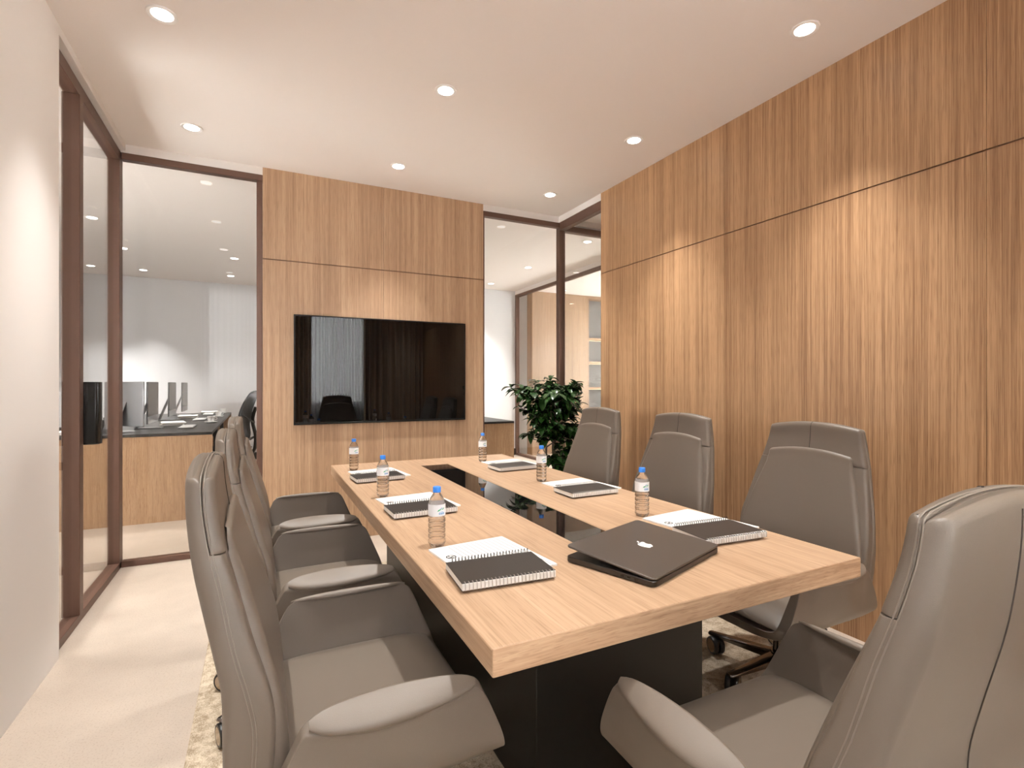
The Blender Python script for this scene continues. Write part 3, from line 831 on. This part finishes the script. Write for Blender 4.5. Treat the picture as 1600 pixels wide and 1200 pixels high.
# ------------------------------------------------------------------ notepads and spiral notebooks
def make_pad():
    t = thing('notepad', '', 'notepad')
    PT = .006
    MB().box(-.14, .14, -.165, .165, 0, PT - .0004).build('sheets', PAPER, t)
    pg = MB().box(-.14, .14, -.165, .165, PT - .0004, PT).build('page', PAGE, t, smooth=0)
    # round line emblem in the page corner
    e = MB(); seg = 28; cx, cy = -.108, .058; z = PT + .0003
    def flat(poly): e.prism(poly, PT, z)
    ro, ri = .0168, .0126
    for k in range(seg):
        a0, a1 = 2 * PI * k / seg, 2 * PI * (k + 1) / seg
        flat([(cx + ri * math.cos(a0), cy + ri * math.sin(a0)), (cx + ro * math.cos(a0), cy + ro * math.sin(a0)), (cx + ro * math.cos(a1), cy + ro * math.sin(a1)), (cx + ri * math.cos(a1), cy + ri * math.sin(a1))])
    def stroke(pts, w):
        for (ax, ay), (bx_, by_) in zip(pts, pts[1:]):
            d = Vector((bx_ - ax, by_ - ay)); nrm = Vector((-d.y, d.x)).normalized() * w / 2
            flat([(cx + ax - nrm.x, cy + ay - nrm.y), (cx + bx_ - nrm.x, cy + by_ - nrm.y), (cx + bx_ + nrm.x, cy + by_ + nrm.y), (cx + ax + nrm.x, cy + ay + nrm.y)])
    stroke([(-.0120, -.002), (-.006, -.008), (-.001, -.004), (.003, .0015), (.009, .004), (.0130, .0005)], .0040)
    stroke([(-.004, .0115), (-.005, .005), (-.001, -.002)], .0035)
    stroke([(.003, -.0115), (.004, -.006), (.001, -.001), (-.003, .002)], .0032)
    e.build('emblem', INK, pg, smooth=0)
    return t
def make_book():
    t = thing('notebook', '', 'notebook')
    TH = .0205; w, d = .136, .087
    MB().box(-w, w, -d, d, .0016, TH - .0016).build('sheets', PAPER, t, smooth=0)
    MB().box(-w - .001, w + .001, -d + .003, d + .001, TH - .0016, TH).build('cover', NCOVER, t, bevel=.0006)
    MB().box(-w - .001, w + .001, -d + .003, d + .001, 0, .0016).build('back_cover', NCOVER, t, bevel=.0006)
    n = 25
    mb = MB()
    for k in range(n):
        x = -w + .007 + (2 * w - .014) * k / (n - 1)
        path = []
        for q in range(15):
            a = -.30 * PI + q / 14 * 1.6 * PI
            path.append((x + .0008 * (q - 7) / 7, -d + .001 - .0075 * math.cos(a - .5 * PI + PI / 2), TH / 2 + (TH / 2 + .0035) * math.sin(a)))
        path = [(x, -d + .008, TH + .0008), (x, -d + .004, TH + .0030), (x, -d - .002, TH + .0018), (x, -d - .0042, TH * .6), (x, -d - .0042, TH * .35), (x, -d - .003, .0012)]
        mb.tube(cr(path, 2), .0012, 5)
    mb.build('spiral_binding', WIRE, t)
    mb = MB()
    for k in range(n):
        x = -w + .02 + (2 * w - .03) * k / (n - 1)
        path = [(x, d - .002, TH - .004), (x, d + .001, TH + .006), (x + .001, d + .007, TH + .009), (x + .002, d + .013, TH + .002), (x + .002, d + .013, TH - .010), (x + .001, d + .006, .004)]
        mb.tube(cr(path, 2), .0010, 5)
    mb.build('loose_coil', DWIRE, t)
    return t
pp_, nb_ = make_pad(), make_book()
SIDE = {'L': 'glass-wall side', 'R': 'oak-wall side'}
ROW = ['nearest camera', 'middle of three', 'at far table end']
first = True
for sd in 'LR':
    for k in range(3):
        dy = .85 * k
        if sd == 'L':
            pl = (.660, 1.478 + dy + (-.03 if k else 0), math.radians(-6 + 7.5)); 
            pad_pos = ((.655, 1.487 + dy - (.012 if k else 0)), math.radians(5.5) if k == 0 else math.radians(7))
            bk_pos = [((.620, 1.340), -4.5), ((.622, 2.155), 1.5), ((.612, 3.000), 4)][k]; bk_pos = (bk_pos[0], math.radians(bk_pos[1]))
        else:
            pad_pos = ((1.553, 1.490 + dy - (.02 if k else 0)), math.radians(6.5))
            bk_pos = [((1.490, 1.335), -4.5), ((1.478, 2.160), 0.5), ((1.475, 2.990), 3)][k]; bk_pos = (bk_pos[0], math.radians(bk_pos[1]))
        lbp = 'white ruled notepad under a notebook, %s, %s' % (ROW[k], SIDE[sd])
        lbb = 'black spiral notebook on white notepad, %s, %s' % (ROW[k], SIDE[sd])
        if first:
            a, b = pp_, nb_; first = False
            a['label'] = lbp; b['label'] = lbb; a['group'] = 'notepads on the table'; b['group'] = 'notebooks on the table'
        else:
            a = dup(pp_, (0, 0, 0), 0, lbp, 'notepads on the table'); b = dup(nb_, (0, 0, 0), 0, lbb, 'notebooks on the table')
        a.location = (*pad_pos[0], TZ); a.rotation_euler = (0, 0, pad_pos[1])
        b.location = (*bk_pos[0], TZ + .0062); b.rotation_euler = (0, 0, bk_pos[1])

# ------------------------------------------------------------------ laptop
LW, LD = .42, .305
lap = thing('laptop', 'dark grey laptop with lid slightly ajar on table corner', 'laptop', (.952, 1.068, TZ), math.radians(19.3))
def rrect(x0, x1, y0, y1, r, n=6):
    pts = []
    for cx, cy, a0 in ((x1 - r, y1 - r, 0), (x0 + r, y1 - r, 90), (x0 + r, y0 + r, 180), (x1 - r, y0 + r, 270)):
        for k in range(n + 1):
            a = math.radians(a0 + 90 * k / n); pts.append((cx + r * math.cos(a), cy + r * math.sin(a)))
    return pts
body = MB().prism(rrect(0, LW, 0, LD, .016), .002, .018).build('body', LAPD, lap, bevel=.0025)
MB().prism(rrect(.02, LW - .02, .03, LD - .11, .004), .018, .0186).build('keyboard', KEY, body)
mb = MB()
for k, (x, w) in enumerate(((-.0002, .006),)):
    for yy in (.05, .075, .095): mb.box(-.0004, .001, yy, yy + .010, .008, .012)
mb.build('port', BLACK, body)
mb = MB()
for x, y in ((.03, .03), (LW - .03, .03), (.03, LD - .03), (LW - .03, LD - .03)): mb.lathe([(0, 0), (.008, 0), (.008, .002), (0, .002)], 14, 0, Matrix.Translation((x, y, 0)))
mb.build('foot', PLASTIC, body)
lid = MB().prism(rrect(0, LW, 0, LD, .016), 0, .006).build('lid', LAP, lap, bevel=.0018)
lid.location = (0, 0, .0195); lid.rotation_euler = (math.radians(5.0), 0, 0)
MB().tube([(.06, .006, .0185), (LW - .06, .006, .0185)], .004, 10).build('hinge', LAPD, lap)
# white fruit emblem with a bite and a leaf, top towards the free edge of the lid
body_pts = cr([(0, .40), (.14, .47), (.32, .46), (.46, .34), (.39, .22), (.34, .06), (.38, -.12), (.49, -.24), (.38, -.44), (.22, -.60), (.10, -.59), (0, -.55), (-.10, -.59), (-.24, -.58), (-.40, -.36), (-.50, -.06), (-.50, .18), (-.38, .39), (-.20, .47), (-.08, .43), (0, .40)], 4)[:-1]
leaf_pts = cr([(.0, .52), (.02, .66), (.12, .76), (.22, .79), (.20, .66), (.11, .55), (0, .52)], 3)[:-1]
S = .040
e = MB()
for poly in (body_pts, leaf_pts):
    e.prism([(LW / 2 + S * x, LD / 2 + S * y) for x, y in poly], .0059, .0064)
e.build('emblem', LOGO, lid, smooth=0)

# ------------------------------------------------------------------ potted plant
PX, PY = 2.345, 3.98
pl = thing('potted_plant', 'bushy dark green potted plant in far corner behind the table', 'plant', (PX, PY, 0))
MB().lathe([(0, .0), (.13, 0), (.14, .01), (.165, .34), (.168, .36), (.155, .36), (.15, .33), (0, .33)], 32).build('pot', POT, pl)
MB().lathe([(0, .325), (.152, .325), (.150, .338), (0, .345)], 24).build('soil', SOIL, pl)
rp = random.Random(11)
stem = MB(); tips = []
def branch(p, d, L, r, depth):
    pts = [p]; n = 6; cur = Vector(p); dv = Vector(d).normalized()
    for k in range(n):
        dv = (dv + Vector((rp.uniform(-.16, .16), rp.uniform(-.16, .16), rp.uniform(-.03, .07)))).normalized()
        cur = cur + dv * L / n; pts.append(tuple(cur))
        if depth > 0 and k >= 1: tips.append((cur.copy(), dv.copy(), depth))
    stem.tube(pts, [r * (1 - .5 * k / n) for k in range(n + 1)], 6)
    if depth < 2:
        for q in range(7 if depth == 0 else 4):
            k = rp.randint(2, n); a = rp.uniform(0, 2 * PI)
            nd = Vector((math.cos(a), math.sin(a), rp.uniform(-.1, .75)))
            branch(pts[k], nd, (.24 if depth == 0 else .17) * rp.uniform(.7, 1.2), r * .5, depth + 1)
for a in (0, 2.1, 4.2):
    branch((.03 * math.cos(a), .03 * math.sin(a), .33), (.10 * math.cos(a), .10 * math.sin(a), 1), .80, .014, 0)
stem.build('stem', STEM, pl)
fol = MB()
def leaf(p, d, L):
    d = d.normalized(); side = d.cross(Vector((0, 0, 1)))
    if side.length < .1: side = Vector((1, 0, 0))
    side.normalize(); up = side.cross(d)
    W = L * rp.uniform(.25, .33); droop = rp.uniform(.2, .7)
    vs = []; n = 7
    for k in range(n + 1):
        u = k / n; w = W * (max(0, math.sin(PI * min(1, u) ** .9)) ** .75 + .03) * (1 if u < 1 else 0)
        c = p + d * (L * u) - Vector((0, 0, 1)) * (droop * L * u * u) 
        vs += [tuple(c - side * w + up * w * .35), tuple(c), tuple(c + side * w + up * w * .35)]
    fs = []
    for k in range(n):
        a = 3 * k; fs += [(a, a + 1, a + 4, a + 3), (a + 1, a + 2, a + 5, a + 4)]
    fol.add(vs, fs)
for p, d, dep in tips:
    if p.z < .50: continue
    for q in range(2 if dep == 1 else 3):
        a = rp.uniform(0, 2 * PI)
        dd = (d * .5 + Vector((math.cos(a), math.sin(a), rp.uniform(-.5, .6)))).normalized()
        if p.x + PX > 2.62: dd.x = -abs(dd.x)
        leaf(p, dd, rp.uniform(.075, .115))
fo = fol.build('foliage', LEAF, pl, smooth=80)

# ------------------------------------------------------------------ office beyond the glass
DZ = .835
YD = 5.796
def desk(x0, x1, y0, y1, label):
    t = thing('workstation_desk', label, 'desk', ((x0 + x1) / 2, y0, 0), 0, 'office desks beyond the glass')
    loc(t, MB().box(x0, x1, y0 - .008, y1, DZ - .027, DZ).build('desktop', DTOP, t, bevel=.003))
    loc(t, MB().box(x0, x1, y0, y0 + .035, 0, DZ - .027).build('end_panel', WOODD, t, smooth=0))
    loc(t, MB().box(x0, x1, y1 - .05, y1 - .015, 0, DZ - .027).build('end_panel', WOODD, t, smooth=0))
    loc(t, MB().box((x0 + x1) / 2 - .02, (x0 + x1) / 2 + .02, y0 + .035, y1 - .05, .3, DZ - .027).build('modesty_panel', WOODD, t, smooth=0))
    for yy in (y0 + 1.0, y0 + 2.1):
        if yy < y1 - .3:
            loc(t, MB().box(x1 - .06, x1 - .02, yy, yy + .04, 0, DZ - .027).build('leg', BBOARD, t, bevel=.002))
    return t
desk(-2.75, -.41, YD, 9.6, 'long black-topped desk with oak end panel seen through the glass door')
desk(1.4, 2.88, YD, 7.6, 'black-topped desk with oak end panel behind the table end, beside the plant')

def make_monitor():
    t = thing('computer_monitor', '', 'monitor')
    # front faces local +x
    sh = []
    for k in range(13):
        u = k / 12; y = -.30 + .60 * u
        sh.append((y, .012 + .028 * math.sin(PI * u)))
    mb = MB()
    rings = [[(0, y, z) for y, z in ((-.30, .0), (.30, .0), (.30, .0), (-.30, .0))]]
    prof = [(-b_, y) for y, b_ in sh]
    mb = MB()
    poly = [(0.0, -.30)] + prof + [(0.0, .30)]
    mb.prism([(x, y) for x, y in poly], .06, .487)
    cs = mb.build('housing', SILVER, t, bevel=.003)
    MB().box(.0005, .003, -.295, .295, .135, .482).build('screen', SCREEN, t, bevel=.001)
    MB().box(.0002, .002, -.295, .295, .063, .133).build('chin', SILVER, t)
    st = [(-.03, .30), (-.036, .30), (-.15, .012), (-.15, .0), (.08, .0), (.08, .008), (-.138, .010)]
    M = Matrix(((1, 0, 0, 0), (0, 0, 1, 0), (0, 1, 0, 0), (0, 0, 0, 1)))
    MB().prism(st, -.09, .09, 0, M).build('stand', SILVER, t, bevel=.001)
    return t
pm = make_monitor()
g = 'computer monitors on the long office desk'
pm['label'] = 'first silver monitor facing the aisle on the long office desk, beside the corner post'; pm['group'] = g
pm.location = (-1.0, 6.52, DZ); pm.rotation_euler = (0, 0, 0)
dup(pm, (-1.0, 7.87, DZ), 0, 'second silver monitor facing the aisle on the long office desk', g)
dup(pm, (-1.0, 9.10, DZ), 0, 'third silver monitor, farthest along the long office desk', g)
dup(pm, (-1.17, 6.13, DZ), math.radians(41), 'silver monitor turned away on the office desk showing its back through the glass', g)

def make_keyboard():
    t = thing('keyboard', '', 'keyboard')
    MB().box(-.07, .07, -.19, .19, .002, .012).build('case', SILVER, t, bevel=.003)
    mb = MB()
    for i in range(5):
        for j in range(13):
            mb.box(-.062 + .025 * i, -.062 + .025 * i + .021, -.182 + .028 * j, -.182 + .028 * j + .024, .012, .0155)
    mb.build('keys', WHITE, t)
    return t
pk = make_keyboard(); g = 'keyboards on the long office desk'
pk['label'] = 'white keyboard closest to the glass on the long office desk'; pk['group'] = g; pk.location = (-.69, 6.50, DZ)
dup(pk, (-.69, 7.80, DZ), 0, 'white keyboard in the middle of the long office desk', g)
dup(pk, (-.69, 9.08, DZ), 0, 'white keyboard farthest along the long office desk', g)
def make_cup():
    t = thing('coffee_cup', '', 'cup')
    MB().lathe([(0, .012), (.028, .012), (.032, .016), (.042, .075), (.0395, .075), (.030, .02), (0, .018)], 24).build('cup', WHITE, t)
    MB().lathe([(0, .001), (.045, 0), (.07, .010), (.072, .012), (.045, .005), (0, .006)], 24).build('saucer', WHITE, t)
    MB().tube([(.036, 0, .06), (.058, 0, .062), (.064, 0, .048), (.054, 0, .034), (.034, 0, .032)], .004, 8).build('handle', WHITE, t)
    return t
pc = make_cup(); g = 'white cups on the long office desk'
pc['label'] = 'white cup and saucer closest to the glass on the office desk edge'; pc['group'] = g; pc.location = (-.52, 7.17, DZ)
dup(pc, (-.52, 8.40, DZ), 0, 'white cup and saucer, middle one along the office desk edge', g)
dup(pc, (-.52, 9.45, DZ), 0, 'white cup farthest along the office desk edge', g)
def stackb(loc_, rz, label, seed):
    rr = random.Random(seed)
    for i in range(2):
        t = thing('magazine', label + (', upper one' if i else ', lower one'), 'magazine', (loc_[0], loc_[1], DZ + .016 * i), rz + rr.uniform(-.15, .15), 'magazines on the office desk')
        MB().box(-.11, .11, -.15, .15, .001, .013).build('pages', PAPER, t)
        MB().box(-.112, .112, -.152, .152, .013, .0155).build('cover', [mat('magazine_cover', (.30, .24, .19, 1), .3), PAPER][i], t)
stackb((-.88, 6.98), .1, 'magazine below the first office monitor', 1)
stackb((-.88, 8.35), -.1, 'magazine below the second office monitor', 2)
stackb((-.70, 9.40), .05, 'magazine below the third office monitor', 3)
t = thing('pen_pot', 'black pot on the office desk seen beside the door corner post', 'pen pot', (-1.42, 6.50, DZ))
MB().lathe([(0, 0), (.055, 0), (.06, .10), (.054, .10), (.05, .01), (0, .01)], 24).build('pot', PLASTIC, t)
for k in range(4):
    a = k * 1.7; MB().tube([(.02 * math.cos(a), .02 * math.sin(a), .011), (.042 * math.cos(a), .042 * math.sin(a), .16 - .01 * k)], .004, 8).build('pen', [BLACK, WHITE, SILVER, BLACK][k], t)
t = thing('desk_tray', 'black letter tray on the office desk seen through the glass door', 'tray', (-1.56, 6.02, DZ))
m = MB().box(-.11, .11, -.15, .15, 0, .006).box(-.11, -.104, -.15, .15, 0, .06).box(.104, .11, -.15, .15, 0, .06).box(-.11, .11, .144, .15, 0, .06)
m.build('tray', PLASTIC, t); MB().box(-.1, .1, -.14, .14, .0065, .03).build('paper_stack', PAPER, t)
t = thing('desk_divider', 'low pale divider screen across the office desk behind the door handle', 'divider', (-2.06, 6.78, DZ))
MB().box(-.62, .62, -.012, .012, .02, .385).build('panel', OFFW, t, bevel=.004)
MB().box(-.5, -.46, -.03, .03, 0, .03).build('foot', SILVER, t); MB().box(.46, .5, -.03, .03, 0, .03).build('foot', SILVER, t)

def make_office_chair():
    t = thing('mesh_office_chair', '', 'chair')
    # faces local -x
    outl = []
    sp = cr([(.20, 0, .46), (.24, 0, .62), (.23, 0, .78), (.27, 0, .98), (.35, 0, 1.16), (.40, 0, 1.20)], 5)
    hwf = lambda z: lerp_table([(.46, .19), (.62, .24), (.85, .25), (1.05, .23), (1.20, .17)], z)[0]
    rings = []
    for x, _, z in sp:
        hw = hwf(z); rings.append([(x + .05 * (1 - (2 * k / 10 - 1) ** 2) - .05, hw * (2 * k / 10 - 1), z) for k in range(11)] + [(x + .05 * (1 - (2 * k / 10 - 1) ** 2) - .044, hw * (2 * k / 10 - 1), z) for k in range(10, -1, -1)])
    MB().loft(rings).build('mesh_back', MESHF, t)
    loopp = [(x - .047, hwf(z), z) for x, _, z in sp] + [(sp[-1][0], 0, sp[-1][2] + .01)] + [(x - .047, -hwf(z), z) for x, _, z in reversed(sp)]
    MB().tube(loopp, .014, 8, loop=True).build('back_frame', PLASTIC, t)
    m = MB()
    m.tube(cr([(.16, 0, .36), (.30, 0, .42), (.33, 0, .62), (.29, 0, .82), (.33, 0, 1.0)], 4), .022, 8)
    m.tube([(.31, 0, .80), (.22, .23, .92)], .012, 8); m.tube([(.31, 0, .80), (.22, -.23, .92)], .012, 8)
    m.tube([(.32, 0, .62), (.21, .22, .56)], .012, 8); m.tube([(.32, 0, .62), (.21, -.22, .56)], .012, 8)
    m.build('spine', PLASTIC, t)
    rings = []
    for k in range(17):
        u = k / 16; e = max(.05, 1 - abs(2 * u - 1) ** 5) ** .5
        rings.append([(-.27 + .5 * u, y, z) for z, y in sell(0, .245 * (.9 + .1 * e), .035 * e, .46, 28, 3)])
    MB().loft(rings).build('seat', PLASTIC, t)
    for s0 in (1, -1):
        m = MB().tube(cr([(.05, s0 * .24, .42), (.06, s0 * .30, .50), (.05, s0 * .30, .66)], 3), .016, 8).box(-.14, .12, s0 * .30 - .04, s0 * .30 + .04, .66, .69)
        m.build('armrest', PLASTIC, t, bevel=.006)
    MB().lathe([(0, .08), (.035, .08), (.03, .2), (.02, .21), (.02, .43), (0, .43)], 16).build('gas_lift', PLASTIC, t)
    for k in range(5):
        a = 2 * PI * k / 5
        lg = MB().loft([[(.03, -.025, .07), (.03, .025, .07), (.03, .025, .11), (.03, -.025, .11)], [(.30, -.016, .065), (.30, .016, .065), (.30, .016, .085), (.30, -.016, .085)]]).build('leg', PLASTIC, t)
        lg.rotation_euler = (0, 0, a)
        MB().lathe([(0, -.022), (.028, -.022), (.03, -.018), (.03, .018), (.028, .022), (0, .022)], 18, 0, Matrix.Translation((.285, 0, .0301)) @ Matrix.Rotation(PI / 2, 4, 'X')).lathe([(0, .05), (.006, .05), (.006, .07), (0, .07)], 8, 0, Matrix.Translation((.285, 0, 0))).build('caster', CASTER, lg)
    return t
po_ = make_office_chair(); g = 'mesh chairs in the office'
po_['label'] = 'black mesh office chair at the long desk, next to the oak back panel'; po_['group'] = g
po_.location = (-.36, 7.55, 0); po_.rotation_euler = (0, 0, math.radians(-14))

# ------------------------------------------------------------------ world, camera, view
w = bpy.data.worlds.new('world'); SC.world = w; w.use_nodes = True
bg = w.node_tree.nodes['Background']; bg.inputs[0].default_value = (.98, .97, .97, 1); bg.inputs[1].default_value = 23
cam = bpy.data.cameras.new('camera'); co = bpy.data.objects.new('camera', cam); COL.objects.link(co)
cam.sensor_fit = 'HORIZONTAL'; cam.sensor_width = 36; cam.lens = 36 * 803 / 1600; cam.clip_start = .02
co.location = (0, 0, 1.3); co.rotation_euler = (PI / 2, 0, -math.radians(26.2))
SC.camera = co
vs_ = SC.view_settings; vs_.view_transform = 'Standard'; vs_.look = 'None'; vs_.gamma = 1; vs_.exposure = 0.14; vs_.use_curve_mapping = False
SC.cycles.max_bounces = 14; SC.cycles.diffuse_bounces = 7; SC.cycles.glossy_bounces = 6; SC.cycles.transparent_max_bounces = 24; SC.cycles.transmission_bounces = 10
SC.cycles.sample_clamp_indirect = 6
